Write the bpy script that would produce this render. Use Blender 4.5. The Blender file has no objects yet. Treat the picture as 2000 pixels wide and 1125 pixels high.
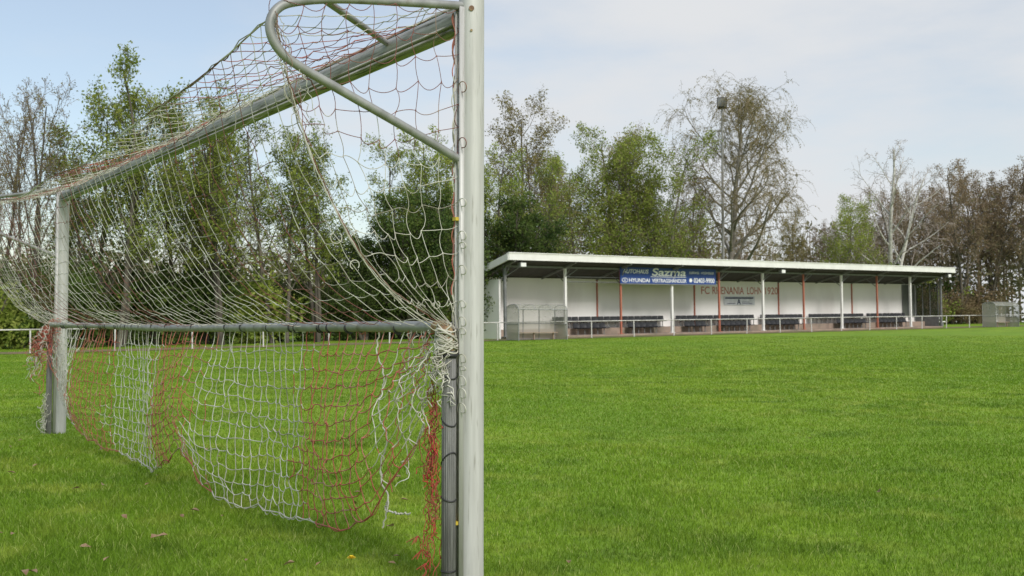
import bpy, math, random, time
import numpy as np
from mathutils import Vector, Matrix
T00=time.time()
SC = bpy.context.scene
COL = SC.collection
rng = np.random.default_rng(7)
R = math.radians

# ------------------------------------------------------------ helpers
class MB:
    def __init__(s): s.v=[]; s.f=[]; s.m=[]; s.n=0
    def add(s, v, f, mat=0):
        v=np.asarray(v,float).reshape(-1,3); f=np.asarray(f,int)
        s.v.append(v); s.f.append(f+s.n)
        s.m.append(np.full(len(f),mat,int) if np.isscalar(mat) else np.asarray(mat,int)); s.n+=len(v)
    def mesh(s,name,mats,smooth=True):
        me=bpy.data.meshes.new(name)
        V=np.concatenate(s.v); me.vertices.add(len(V)); me.vertices.foreach_set('co',V.ravel())
        flat=np.concatenate([f.ravel() for f in s.f]); tot=np.concatenate([np.full(len(f),f.shape[1]) for f in s.f])
        st=np.concatenate([[0],np.cumsum(tot)[:-1]])
        me.loops.add(len(flat)); me.loops.foreach_set('vertex_index',flat.astype(np.int32))
        me.polygons.add(len(tot)); me.polygons.foreach_set('loop_start',st.astype(np.int32))
        me.polygons.foreach_set('material_index',np.concatenate(s.m).astype(np.int32))
        me.polygons.foreach_set('use_smooth',np.full(len(tot),smooth))
        for m in mats: me.materials.append(m)
        me.update(calc_edges=True)
        return me
    def obj(s,name,mats,parent=None,smooth=True,**kw):
        o=bpy.data.objects.new(name,s.mesh(name,mats,smooth)); COL.objects.link(o)
        if parent: o.parent=parent
        for k,v in kw.items(): o[k]=v
        return o
    def box(s,a,b,mat=0):
        x0,y0,z0=a; x1,y1,z1=b
        v=[(x0,y0,z0),(x1,y0,z0),(x1,y1,z0),(x0,y1,z0),(x0,y0,z1),(x1,y0,z1),(x1,y1,z1),(x0,y1,z1)]
        f=[(0,3,2,1),(4,5,6,7),(0,1,5,4),(1,2,6,5),(2,3,7,6),(3,0,4,7)]
        s.add(v,f,mat)
    def tube(s,pts,rad,sides=6,mat=0,caps=False,sy=1.0):
        P=np.asarray(pts,float); n=len(P)
        r=np.broadcast_to(np.asarray(rad,float),(n,))
        T=np.empty_like(P); T[1:-1]=P[2:]-P[:-2]; T[0]=P[1]-P[0]; T[-1]=P[-1]-P[-2]
        T/=np.sqrt((T*T).sum(1))[:,None]+1e-9
        m=np.abs(T).mean(0); k=int(np.argmin(m)); A=np.empty_like(T); i1,i2=(k+1)%3,(k+2)%3
        A[:,k]=0; A[:,i1]=T[:,i2]; A[:,i2]=-T[:,i1]
        A/=np.sqrt((A*A).sum(1))[:,None]+1e-9
        B=np.stack([T[:,1]*A[:,2]-T[:,2]*A[:,1],T[:,2]*A[:,0]-T[:,0]*A[:,2],T[:,0]*A[:,1]-T[:,1]*A[:,0]],-1)
        a=np.arange(sides)*2*math.pi/sides
        ring=P[:,None,:]+r[:,None,None]*(np.cos(a)[None,:,None]*A[:,None,:]+sy*np.sin(a)[None,:,None]*B[:,None,:])
        i=np.arange(n-1)[:,None]*sides; j=np.arange(sides)[None,:]; j2=(j+1)%sides
        f=np.stack([i+j,i+j2,i+sides+j2,i+sides+j],-1).reshape(-1,4)
        if not np.isscalar(mat): mat=np.repeat(np.asarray(mat)[:n-1],sides)
        s.add(ring.reshape(-1,3),f,mat)
        if caps:
            mm = mat if np.isscalar(mat) else int(mat[0])
            s.add(ring[0],[list(range(sides))[::-1]],mm); s.add(ring[-1],[list(range(sides))],mm)
    def ext(s,prof,axis,a,b,mat=0):
        p=np.asarray(prof,float); n=len(p)
        def mk(c):
            o=np.zeros((n,3)); oth=[k for k in range(3) if k!=axis]
            o[:,oth[0]]=p[:,0]; o[:,oth[1]]=p[:,1]; o[:,axis]=c; return o
        v=np.vstack([mk(a),mk(b)]); j=np.arange(n); j2=(j+1)%n
        s.add(v,np.stack([j,j2,j2+n,j+n],-1),mat)
        s.add(mk(a),[list(range(n))[::-1]],mat); s.add(mk(b),[list(range(n))],mat)

def empty(name,loc,rot=(0,0,0),**kw):
    e=bpy.data.objects.new(name,None); e.location=loc; e.rotation_euler=rot; e.empty_display_size=.2
    COL.objects.link(e)
    for k,v in kw.items(): e[k]=v
    return e

# ------------------------------------------------------------ materials
def mat(name,c1,c2=None,scale=5,rough=.6,metal=0,detail=6,lo=.35,hi=.65,bump=0,trans=0,stretch=None,c3=None,s3=1,f3=(.5,.6),coords='Object',rnd=0,spec=.5):
    m=bpy.data.materials.new(name); m.use_nodes=True; nt=m.node_tree; N=nt.nodes; Lk=nt.links
    bs=N['Principled BSDF']; bs.inputs['Roughness'].default_value=rough; bs.inputs['Metallic'].default_value=metal
    bs.inputs['Specular IOR Level'].default_value=spec
    out=N['Material Output']
    if c2 is None: c2=tuple(x*.8 for x in c1)
    tc=N.new('ShaderNodeTexCoord'); mp=N.new('ShaderNodeMapping'); Lk.new(tc.outputs[coords],mp.inputs[0])
    if stretch: mp.inputs['Scale'].default_value=stretch
    nz=N.new('ShaderNodeTexNoise'); nz.inputs['Scale'].default_value=scale; nz.inputs['Detail'].default_value=detail
    Lk.new(mp.outputs[0],nz.inputs[0])
    rp=N.new('ShaderNodeMapRange'); rp.inputs[1].default_value=lo; rp.inputs[2].default_value=hi; Lk.new(nz.outputs[0],rp.inputs[0])
    mx=N.new('ShaderNodeMix'); mx.data_type='RGBA'; mx.inputs[6].default_value=(*c1,1); mx.inputs[7].default_value=(*c2,1)
    Lk.new(rp.outputs[0],mx.inputs[0]); colout=mx.outputs[2]
    if c3:
        n3=N.new('ShaderNodeTexNoise'); n3.inputs['Scale'].default_value=s3; n3.inputs['Detail'].default_value=5
        Lk.new(mp.outputs[0],n3.inputs[0])
        r3=N.new('ShaderNodeMapRange'); r3.inputs[1].default_value=f3[0]; r3.inputs[2].default_value=f3[1]; Lk.new(n3.outputs[0],r3.inputs[0])
        m3=N.new('ShaderNodeMix'); m3.data_type='RGBA'; m3.inputs[7].default_value=(*c3,1); Lk.new(r3.outputs[0],m3.inputs[0]); Lk.new(colout,m3.inputs[6]); colout=m3.outputs[2]
    if rnd:
        oi=N.new('ShaderNodeObjectInfo'); hs=N.new('ShaderNodeHueSaturation')
        r=N.new('ShaderNodeMapRange'); r.inputs[3].default_value=1-rnd; r.inputs[4].default_value=1+rnd; Lk.new(oi.outputs['Random'],r.inputs[0])
        Lk.new(r.outputs[0],hs.inputs['Value']); Lk.new(colout,hs.inputs['Color']); colout=hs.outputs[0]
    Lk.new(colout,bs.inputs['Base Color'])
    if bump:
        b=N.new('ShaderNodeBump'); b.inputs['Strength'].default_value=bump; b.inputs['Distance'].default_value=.02
        Lk.new(nz.outputs[0],b.inputs['Height']); Lk.new(b.outputs[0],bs.inputs['Normal'])
    if trans:
        tr=N.new('ShaderNodeBsdfTranslucent'); Lk.new(colout,tr.inputs[0]); ms=N.new('ShaderNodeMixShader'); ms.inputs[0].default_value=trans
        Lk.new(bs.outputs[0],ms.inputs[1]); Lk.new(tr.outputs[0],ms.inputs[2]); Lk.new(ms.outputs[0],out.inputs[0])
    return m

M_ALU=mat('weathered_aluminium',(.58,.575,.56),(.45,.445,.43),3,.55,.15,stretch=(14,14,1),lo=.3,hi=.75,c3=(.26,.25,.22),s3=7,f3=(.60,.8),spec=.35)
M_BAR=mat('crossbar_aluminium',(.44,.435,.41),(.25,.25,.23),3,.6,.12,stretch=(1,12,12),lo=.3,hi=.7,c3=(.10,.10,.07),s3=5,f3=(.5,.68),spec=.35)
M_GALV=mat('galvanised_tube',(.36,.365,.36),(.24,.245,.24),14,.55,.3,c3=(.15,.13,.10),s3=9,f3=(.60,.75))
M_POLE=mat('grey_ribbed_tube',(.25,.25,.24),(.14,.14,.135),6,.75,.1,stretch=(30,30,1),bump=.5)
M_BLACK=mat('black_plastic',(.015,.015,.017),(.03,.03,.03),9,.5)
M_YEL=mat('yellow_clip',(.6,.45,.05),None,9,.5)
M_WCORD=mat('white_cord',(.66,.65,.58),(.46,.44,.36),6,.9,c3=(.28,.24,.17),s3=3,f3=(.62,.78))
M_GCORD=mat('grey_white_cord',(.46,.45,.39),(.28,.26,.20),6,.9,c3=(.2,.13,.1),s3=3,f3=(.58,.72))
M_RCORD=mat('red_cord',(.46,.12,.085),(.36,.14,.10),6,.9,c3=(.46,.30,.24),s3=5,f3=(.52,.70))
M_DRCORD=mat('dark_red_cord',(.24,.075,.065),(.20,.10,.08),6,.9,c3=(.36,.29,.22),s3=4,f3=(.52,.70))
M_BRED=mat('bright_red_cord',(.50,.06,.045),(.33,.09,.07),12,.9)
M_RUST=mat('rusty_fitting',(.35,.26,.13),(.18,.1,.06),25,.8)
M_WHITE=mat('weathered_white_paint',(.82,.81,.79),(.74,.73,.71),2,.6,c3=(.58,.56,.53),s3=1.2,f3=(.62,.88))
M_RAIL=mat('dull_white_rail_paint',(.66,.65,.62),(.52,.51,.48),1.5,.7,c3=(.36,.34,.30),s3=1.5,f3=(.5,.75))
M_RED=mat('faded_red_paint',(.46,.14,.09),(.36,.13,.08),4,.6)
M_WALL=mat('whitewashed_wall',(.86,.84,.82),(.79,.77,.755),.5,.85,c3=(.66,.62,.60),s3=.35,f3=(.5,.75),stretch=(1,1,.4))
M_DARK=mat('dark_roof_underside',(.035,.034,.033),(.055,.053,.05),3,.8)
M_GREY=mat('grey_steel',(.20,.21,.21),(.15,.15,.15),3,.5)
M_MAST=mat('galvanised_mast',(.34,.33,.31),(.26,.25,.23),1,.6)
M_TERR=mat('pinkish_concrete',(.36,.27,.215),(.26,.205,.165),1.5,.9,c3=(.17,.15,.11),s3=.8,f3=(.5,.7))
M_SEAT=mat('black_seat_plastic',(.014,.015,.018),(.026,.027,.031),5,.5)
M_BLUE=mat('blue_sign',(.012,.05,.24),(.016,.06,.27),2,.5)
M_SIGNW=mat('sign_white',(.85,.85,.85),None,3,.5,lo=.5,hi=.9)
M_SIGNR=mat('faded_red_lettering',(.42,.12,.09),(.52,.24,.20),3,.8)
M_NAVY=mat('navy_print',(.03,.04,.09),None,3,.6)
M_DIRT=mat('reddish_dirt',(.27,.18,.12),(.18,.14,.07),1.2,.95,c3=(.11,.16,.035),s3=.6,f3=(.45,.62))
M_BARK=mat('dark_bark',(.14,.12,.095),(.08,.07,.058),3,.95,rnd=.25)
M_BARKG=mat('grey_green_bark',(.20,.18,.14),(.12,.11,.08),3,.95,rnd=.2)
M_BARKP=mat('grey_birch_bark',(.34,.31,.27),(.19,.17,.14),3,.95)
M_BARKW=mat('pale_birch_bark',(.72,.70,.66),(.42,.39,.36),5,.9)
M_TWIG=mat('brown_twigs',(.26,.195,.135),(.19,.145,.105),1,.95,rnd=.2)
M_TWIGO=mat('olive_twigs',(.24,.19,.11),(.18,.15,.085),1,.95)
M_TWIGW=mat('pale_twigs',(.44,.37,.33),(.32,.27,.24),1,.95)
def leafmat(n,a,b,c): return mat(n,a,b,.45,.7,trans=.4,lo=.35,hi=.65,c3=c,s3=1.7,f3=(.5,.7),rnd=.15,detail=2,spec=.2)
M_LG=leafmat('spring_leaves',(.30,.36,.065),(.20,.27,.05),(.40,.42,.11))
M_LO=leafmat('olive_buds',(.31,.27,.095),(.24,.215,.08),(.35,.30,.12))
M_LB=leafmat('brown_buds',(.29,.205,.125),(.215,.165,.095),(.28,.24,.12))
M_LD=leafmat('dark_shrub_leaves',(.10,.155,.034),(.05,.09,.024),(.18,.235,.05))
M_LDIST=leafmat('distant_foliage',(.22,.20,.11),(.16,.17,.085),(.25,.22,.14))

def glassmat(name,col,a,b_):
    m=bpy.data.materials.new(name); m.use_nodes=True; nt=m.node_tree; N=nt.nodes; L=nt.links
    bs=N['Principled BSDF']; bs.inputs['Base Color'].default_value=(*col,1); bs.inputs['Roughness'].default_value=.3
    t=N.new('ShaderNodeBsdfTransparent'); ms=N.new('ShaderNodeMixShader')
    nz=N.new('ShaderNodeTexNoise'); nz.inputs['Scale'].default_value=2
    r=N.new('ShaderNodeMapRange'); r.inputs[3].default_value=a; r.inputs[4].default_value=b_; L.new(nz.outputs[0],r.inputs[0]); L.new(r.outputs[0],ms.inputs[0])
    L.new(t.outputs[0],ms.inputs[1]); L.new(bs.outputs[0],ms.inputs[2]); L.new(ms.outputs[0],N['Material Output'].inputs[0]); return m
M_GLASS=glassmat('scratched_plexiglass',(.34,.34,.29),.35,.65)
M_GLASS2=glassmat('dirty_lower_panel',(.36,.34,.29),.7,.95)
M_MESH=glassmat('dark_green_mesh',(.03,.045,.03),.55,.85)

def grassmats():
    out=[]
    for nm,blade in (('lawn_ground',False),('grass_blades',True)):
        m=bpy.data.materials.new(nm); m.use_nodes=True; nt=m.node_tree; N=nt.nodes; L=nt.links
        bs=N['Principled BSDF']; bs.inputs['Roughness'].default_value=.8; bs.inputs['Specular IOR Level'].default_value=.15
        ge=N.new('ShaderNodeNewGeometry')
        def noise(sc,lo,hi,det=4,st=None):
            src=ge.outputs['Position']
            if st:
                mp=N.new('ShaderNodeMapping'); mp.inputs['Scale'].default_value=st; mp.inputs['Rotation'].default_value=(0,0,R(-35)); L.new(src,mp.inputs[0]); src=mp.outputs[0]
            n=N.new('ShaderNodeTexNoise'); n.inputs['Scale'].default_value=sc; n.inputs['Detail'].default_value=det; L.new(src,n.inputs[0])
            r=N.new('ShaderNodeMapRange'); r.inputs[1].default_value=lo; r.inputs[2].default_value=hi; L.new(n.outputs[0],r.inputs[0]); return r.outputs[0]
        def mix(f,a,b):
            x=N.new('ShaderNodeMix'); x.data_type='RGBA'; L.new(f,x.inputs[0])
            for k,c in ((6,a),(7,b)):
                if isinstance(c,tuple): x.inputs[k].default_value=(*c,1)
                else: L.new(c,x.inputs[k])
            return x.outputs[2]
        c=mix(noise(.55,.40,.62,5),(.235,.365,.031),(.15,.265,.021))
        c=mix(noise(2.2,.50,.72,5),c,(.31,.39,.055))
        c=mix(noise(1.1,.55,.72,5,(1,1.4,1)),c,(.10,.19,.017))
        c=mix(noise(.12,.47,.65,3),c,(.17,.30,.024))
        if blade:
            at=N.new('ShaderNodeAttribute'); at.attribute_name='rnd'
            r2=N.new('ShaderNodeMapRange'); r2.inputs[1].default_value=.85; r2.inputs[2].default_value=1; L.new(at.outputs['Fac'],r2.inputs[0])
            c=mix(r2.outputs[0],c,(.36,.40,.13))
            hs=N.new('ShaderNodeHueSaturation'); r=N.new('ShaderNodeMapRange'); r.inputs[3].default_value=.7; r.inputs[4].default_value=1.25
            L.new(at.outputs['Fac'],r.inputs[0]); L.new(r.outputs[0],hs.inputs['Value']); L.new(c,hs.inputs['Color']); c=hs.outputs[0]
            L.new(c,bs.inputs['Base Color'])
            tr=N.new('ShaderNodeBsdfTranslucent'); L.new(c,tr.inputs[0]); ms=N.new('ShaderNodeMixShader'); ms.inputs[0].default_value=.4
            L.new(bs.outputs[0],ms.inputs[1]); L.new(tr.outputs[0],ms.inputs[2]); L.new(ms.outputs[0],N['Material Output'].inputs[0])
        else:
            c=mix(noise(9,.45,.8,5),c,(.11,.18,.022))
            L.new(c,bs.inputs['Base Color'])
            n=N.new('ShaderNodeTexNoise'); n.inputs['Scale'].default_value=14; n.inputs['Detail'].default_value=6; L.new(ge.outputs['Position'],n.inputs[0])
            b=N.new('ShaderNodeBump'); b.inputs['Strength'].default_value=.5; b.inputs['Distance'].default_value=.03; L.new(n.outputs[0],b.inputs['Height']); L.new(b.outputs[0],bs.inputs['Normal'])
        out.append(m)
    return out
M_LAWN,M_BLADE=grassmats()

# ------------------------------------------------------------ terrain
CA,SA=.8192,.5736
P0=np.array([-.8,55.3])
def gz(x,y):
    dx=np.asarray(x,float)-P0[0]; dy=np.asarray(y,float)-P0[1]
    t=dx*CA+dy*SA; n=-dx*SA+dy*CA
    f=np.clip((n+38)/33,0,1); f=f*f*(3-2*f)
    return f*(.15+.013*np.clip(t,-24,90))
def tn(t,n):
    x=P0[0]+t*CA-n*SA; y=P0[1]+t*SA+n*CA; return float(x),float(y)
ax=np.concatenate([[-2500,-900,-400,-220],np.arange(-150,181,2.0),[240,420,900,2500]])
ay=np.concatenate([[-600,-200,-60],np.arange(-20,221,2.0),[300,500,1000,3000]])
X,Y=np.meshgrid(ax,ay,indexing='ij'); V=np.stack([X,Y,gz(X,Y)],-1).reshape(-1,3)
nx,ny=len(ax),len(ay); i,j=np.meshgrid(np.arange(nx-1),np.arange(ny-1),indexing='ij'); i=i.ravel(); j=j.ravel()
b=MB(); b.add(V,np.stack([i*ny+j,(i+1)*ny+j,(i+1)*ny+j+1,i*ny+j+1],-1)); b.obj('ground',[M_LAWN],kind='structure',label='mown green football pitch and surrounding grass')
b=MB(); ts=np.arange(-70,90,1.0); ns=np.array([-.9,-.1,.8,2.4])
V=[]
for k,t in enumerate(ts):
    for n in ns:
        n2=n+(rng.normal()*.12 if n==-.9 else 0); x,y=tn(t,n2); V.append((x,y,float(gz(x,y))+.02))
m=len(ns); i,j=np.meshgrid(np.arange(len(ts)-1),np.arange(m-1),indexing='ij'); i=i.ravel(); j=j.ravel()
b.add(V,np.stack([i*m+j,(i+1)*m+j,(i+1)*m+j+1,i*m+j+1],-1)); b.obj('dirt_path',[M_DIRT],kind='structure',label='reddish dirt path along the white railing')

def blades(n,d0,d1,h,w,spread=.62):
    p=.2; d=(d0**p+rng.random(n)*(d1**p-d0**p))**(1/p); d=np.sort(d); a=(rng.random(n)*2-1)*spread
    x=d*a; y=d; z=gz(x,y)
    hh=h*(.45+.75*rng.random(n))
    hh*=.8+.3*(np.sin(x*3.1+np.sin(y*2.3)*2)*np.sin(y*2.7+x)>.2)
    rough=np.clip((-x-.2)/1.0,0,1)*np.clip((11-y)/5,0,1); hh*=1+.7*rough*rng.random(n)
    th=rng.random(n)*2*np.pi; ln=hh*(.2+.9*rng.random(n)); ph=rng.random(n)*2*np.pi
    ww=np.minimum(w*(d/5)**1.15,.03)*(.6+.8*rng.random(n))/2
    wx,wy=np.cos(th)*ww,np.sin(th)*ww; lx,ly=np.cos(ph)*ln,np.sin(ph)*ln
    rd=rng.random(n); k=int(np.searchsorted(d,9.0)); A=slice(0,k); B=slice(k,n)
    v1=np.stack([np.stack([x-wx,y-wy,z],-1)[A],np.stack([x+wx,y+wy,z],-1)[A],
        np.stack([x+wx*.8+lx*.35,y+wy*.8+ly*.35,z+hh*.6],-1)[A],np.stack([x-wx*.8+lx*.35,y-wy*.8+ly*.35,z+hh*.6],-1)[A],
        np.stack([x+lx,y+ly,z+hh],-1)[A]],1).reshape(-1,3)
    v2=np.stack([np.stack([x-wx,y-wy,z],-1)[B],np.stack([x+wx,y+wy,z],-1)[B],np.stack([x+lx,y+ly,z+hh],-1)[B]],1).reshape(-1,3)
    k1=np.arange(k)[:,None]*5; k2=np.arange(n-k)[:,None]*3+len(v1)
    return np.vstack([v1,v2]),k1+np.array([[0,1,2,3]]),np.vstack([k1+np.array([[3,2,4]]),k2+np.array([[0,1,2]])]),np.concatenate([np.repeat(rd[A],5),np.repeat(rd[B],3)])
b=MB(); v,q,t,rd=blades(620000,3.3,58,.033,.0038); b.v.append(v); b.n=len(v); b.f=[q,t]; b.m=[np.zeros(len(q),int),np.zeros(len(t),int)]
o=b.obj('grass',[M_BLADE],smooth=False,kind='stuff',label='short green grass blades covering the pitch')
at=o.data.attributes.new('rnd','FLOAT','POINT'); at.data.foreach_set('value',rd.astype(np.float32))

b=MB()
M_LITTER=mat('dead_leaf',(.22,.13,.07),(.30,.22,.13),20,.8)
for k in range(60):
    d=4.2+rng.random()**1.5*5; x=d*(-.10-.48*rng.random()) if k<57 else d*(rng.random()*.45); s=.014+.018*rng.random(); a=rng.random()*6.28
    c=np.array([x,d,.034+.012*rng.random()]); u1=np.array([math.cos(a),math.sin(a),rng.normal()*.25])*s; u2=np.array([-math.sin(a),math.cos(a),rng.normal()*.3])*s*.6
    up=np.array([0,0,s*.35])
    b.add([c-u1,c-u2*.9-u1*.2+up,c+u1*.7-u2*.5+up*.6,c+u1*1.2,c+u1*.6+u2*.6+up*.6,c+u2-u1*.2+up,c],[(0,1,6),(1,2,6),(2,3,6),(3,4,6),(4,5,6),(5,0,6)])
b.obj('fallen_leaves',[M_LITTER],smooth=False,kind='stuff',label='dry brown fallen leaves scattered in the grass')
b=MB(); e=empty('dandelion',(-.715,4.42,0),label='small yellow dandelion flower in the grass',category='flower')
b.tube([(0,0,0),(.003,0,.03),(.005,0,.055)],.0016,5); b.obj('stem',[M_BLADE],e)
b=MB()
for ring in range(3):
    for k in range(14):
        a=k/14*6.28+ring*.2; r=.019-.005*ring; ca,sa=math.cos(a),math.sin(a)
        b.add([(.005,0,.055),(.005+ca*r-sa*.003,sa*r+ca*.003,.06+ring*.004),(.005+ca*r*1.1,sa*r*1.1,.061+ring*.004),(.005+ca*r+sa*.003,sa*r-ca*.003,.06+ring*.004)],[(0,1,2,3)])
b.obj('petals',[mat('dandelion_yellow',(.75,.55,.02),None,9,.7)],e,smooth=False)

# ------------------------------------------------------------ goal  local axes: x along goal mouth, y backwards, z up
GL=7.32
GOAL_LOC=(-.169,4.09,0); GOAL_ROT=(0,0,math.atan2(.803,-.595))
goal=empty('football_goal',GOAL_LOC,GOAL_ROT,label='weathered aluminium football goal with folded-up ground frame',category='football goal')
def ellipse(rx,ry,n,c=(0,0)):
    a=np.arange(n)*2*math.pi/n; return np.stack([c[0]+rx*np.cos(a),c[1]+ry*np.sin(a)],-1)
for tt in (0,GL):
    b=MB(); ring=ellipse(.053,.053,40,(tt,0)); b.ext(ring,2,-.05,2.44)
    zs=[2.44,2.452,2.458]; rs=[.053,.047,.02]
    V=np.concatenate([np.c_[ellipse(r,r,40,(tt,0)),np.full(40,z+.0005)] for r,z in zip(rs,zs)])
    j=np.arange(40); F=np.concatenate([np.stack([k*40+j,k*40+(j+1)%40,(k+1)*40+(j+1)%40,(k+1)*40+j],-1) for k in range(2)])
    b.add(V,F); b.add(V[80:],[list(range(40))])
    b.box((tt-.020,.040,.0),(tt-.011,.070,2.40)); b.box((tt+.011,.040,.0),(tt+.020,.070,2.40)); b.box((tt-.0112,.048,.0),(tt+.0112,.057,2.40))
    b.obj('post',[M_ALU],goal)
b=MB(); pr=ellipse(.052,.056,36,(0,2.375)); b.ext(pr,0,.05,GL-.05)
b.box((.06,.046,2.315),(GL-.06,.062,2.325)); b.box((.06,.046,2.338),(GL-.06,.064,2.346))
b.box((.06,.02,2.428),(GL-.06,.028,2.44))
b.obj('crossbar',[M_BAR],goal)
for zz,r in ((2.392,.011),(2.30,.005)):
    b=MB(); vd=np.array([.169,-4.09]); vd=vd/np.linalg.norm(vd)
    ca,sa=math.cos(-GOAL_ROT[2]),math.sin(-GOAL_ROT[2]); d=np.array([vd[0]*ca-vd[1]*sa,vd[0]*sa+vd[1]*ca]); c=d*.0515
    p0=np.array([c[0],c[1],zz]); p1=p0+np.array([d[0],d[1],0])*.006
    b.tube([p0,p1],r,16,caps=True); b.obj('bolt',[M_RUST],goal,smooth=False)
def smooth_path(pts,n=60):
    P=np.asarray(pts,float); out=[]
    Q=np.vstack([2*P[0]-P[1],P,2*P[-1]-P[-2]])
    per=max(2,n//(len(P)-1))
    for k in range(1,len(Q)-2):
        for u in np.linspace(0,1,per,endpoint=False):
            a,b_,c,d=Q[k-1],Q[k],Q[k+1],Q[k+2]
            out.append(.5*((2*b_)+(-a+c)*u+(2*a-5*b_+4*c-d)*u*u+(-a+3*b_-3*c+d)*u**3))
    out.append(P[-1]); return np.array(out)
for tt in (0,GL):
    b=MB()
    hp=[(tt,.05,2.41),(tt,.3,2.375),(tt,.6,2.33),(tt,.78,2.285),(tt,.855,2.245),(tt,.885,2.18),(tt,.862,2.11),(tt,.79,2.055),(tt,.6,1.98),(tt,.3,1.865),(tt,.052,1.765)]
    b.tube(smooth_path(hp,90),.0175,14); b.obj('net_support_hoop',[M_GALV],goal)
    b=MB(); q=.635 if tt==0 else GL-.635
    b.tube([(tt+(.01 if tt==0 else -.01),.66,2.315),(q,.045,2.40)],.0145,12,caps=True); b.obj('brace',[M_GALV],goal)
b=MB(); L0=.012; rz=1.078
rail=[(L0+.03,.115,rz-.008),(L0+.07,.115,rz),(.5,.115,rz+.002),(2,.115,rz-.006),(3.6,.115,rz-.016),(5.3,.115,rz-.004),(GL-.1,.115,rz+.006)]
b.tube(smooth_path(rail,60),.024,16,caps=True); b.obj('folded_rail',[M_GALV],goal)
for t_ in np.sort(rng.random(30)*7.0+.15):
    b=MB(); w_=.004 if rng.random()<.6 else .014
    b.tube([(t_,.115,rz-.006),(t_+w_,.115,rz-.006)],.0272,14,caps=True); b.obj('cable_tie',[M_BLACK],goal,smooth=False)
for tt in (0,GL):
    b=MB(); b.tube([(tt,.105,-.05),(tt,.108,.5),(tt,.112,.985)],.0265,20,caps=True)
    for k in range(20):
        a=k/20*6.283
        b.box((tt+.0265*math.cos(a)-.0012,.107+.0265*math.sin(a)-.0012,-.02),(tt+.0265*math.cos(a)+.0012,.109+.0265*math.sin(a)+.0012,.97))
    b.obj('folded_side_tube',[M_POLE],goal)
    b=MB(); s_=1 if tt==0 else -1
    b.tube(smooth_path([(tt,.113,.985),(tt,.115,1.03),(tt+s_*.012,.115,1.06),(tt+s_*.05,.115,1.076),(tt+s_*.085,.115,1.078)],20),.029,14,caps=True)
    b.obj('corner_fitting',[M_RUST],goal)
for zz,til in ((.965,0),(.885,.015),(.70,.02),(.545,-.03),(.39,.01),(.10,.0)):
    b=MB(); a=np.arange(25)/24*6.283
    P=np.stack([.0285*np.cos(a),.108+.0285*np.sin(a),zz+til*np.cos(a)],-1); b.tube(P,.0035 if zz<.9 else .010,6)
    b.obj('cable_tie',[M_BLACK],goal)
for zz in (1.515,.28):
    b=MB(); b.box((-.012,.06,zz),(.012,.085,zz+.014)); b.obj('net_clip',[M_YEL],goal,smooth=False)

# ------------------------------------------------------------ goal net
net=empty('goal_net',GOAL_LOC,GOAL_ROT,label='torn red and white goal net sagging from goal frame',category='goal net')
def redband(t):
    t=np.asarray(t); return (((t>.28)&(t<1.33))|((t>2.75)&(t<3.75))|((t>4.9)&(t<5.95))|(t>7.0))
def cord_rows(b,P,axis,sub,sag,r,colf,slack=.0,knot=1.7):
    if axis==0: P=P.transpose(1,0,2)
    for row in P:
        n=len(row)
        base=np.arange(sub)/sub
        extra=[.0,.06]+[x for x in base[1:]]+[.94]
        u=np.concatenate([[k+e for e in extra] for k in range(n-1)]+[[n-1.0]])
        k=np.minimum(u.astype(int),n-2); f=(u-k)[:,None]
        Q=row[k]*(1-f)+row[k+1]*f
        amp=(sag*(.3+1.3*rng.random(n)))[k]; Q[:,2]-=amp*4*f[:,0]*(1-f[:,0])
        if slack:
            of=(rng.normal(size=(n,3))*slack)[k]; Q+=of*(4*f*(1-f))
        fr_=np.abs(u-np.round(u)); rad=np.where(fr_<.01,r*knot,r)
        b.tube(Q,rad,4,mat=colf(Q,row))
def bandcol(Q,row): return redband(Q[:,0]+.16*math.sin(row[0][2]*19+row[0][0]*27)+.06*np.sin(Q[:,2]*14)).astype(int)
SP_Z=np.array([1.085,1.11,1.276,1.48,1.76,2.0,2.24]); SP_S=np.array([.10,.20,.43,.58,.73,.81,.87])
NT=72
T=np.linspace(.02,GL-.02,NT)
def rope_z(t):
    q=t/GL; return 2.22-.20*4*q*(1-q)*(.9+.1*np.sin(t*3))
ns=16
fr=np.linspace(0,1,ns)
prof=np.stack([SP_S[::-1],SP_Z[::-1]],-1); dl=np.r_[0,np.cumsum(np.linalg.norm(np.diff(prof,axis=0),axis=1))]; dl/=dl[-1]
ps=np.interp(fr,dl,prof[:,0]); pz=np.interp(fr,dl,prof[:,1])
P=np.zeros((NT,ns,3))
for a,t in enumerate(T):
    q=t/GL; mid=math.sin(math.pi*q)
    zt=rope_z(t); zz=1.085+(pz-1.085)*(zt-1.085)/(2.24-1.085)
    ss=ps.copy(); bell=np.sin(np.pi*fr)
    zz=zz-bell*mid*.07-bell*.02*math.sin(t*2.1+1)*mid; ss=ss+bell*(.03*math.sin(t*1.7)-.02)*mid
    P[a,:,0]=t+.07*bell*math.sin(t*1.3); P[a,:,1]=ss; P[a,:,2]=zz
J=rng.normal(size=P.shape)*.005; J[:,0]*=.2; J[:,-1]*=.3; PB=P+J
RB=.00160
def vcol(Q,row):
    t=row[0][0]; return np.full(len(Q), 3 if (4.9<t<6.0 and math.sin(t*40)>-.3) or (.3<t<1.3 and math.sin(t*31)>.6) or (2.9<t<3.7 and math.sin(t*31)>.4) else (0 if math.sin(t*57)>-.2 else 2))
def hcol(Q,row):
    r_=redband(Q[:,0]+.2*math.sin(row[0][2]*9)); return np.where(r_&(math.sin(row[5][2]*41)>-.5),3,np.where(math.sin(row[5][2]*23)>-.2,0,2)).astype(int)
NM=[M_WCORD,M_RCORD,M_GCORD,M_DRCORD]
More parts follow.
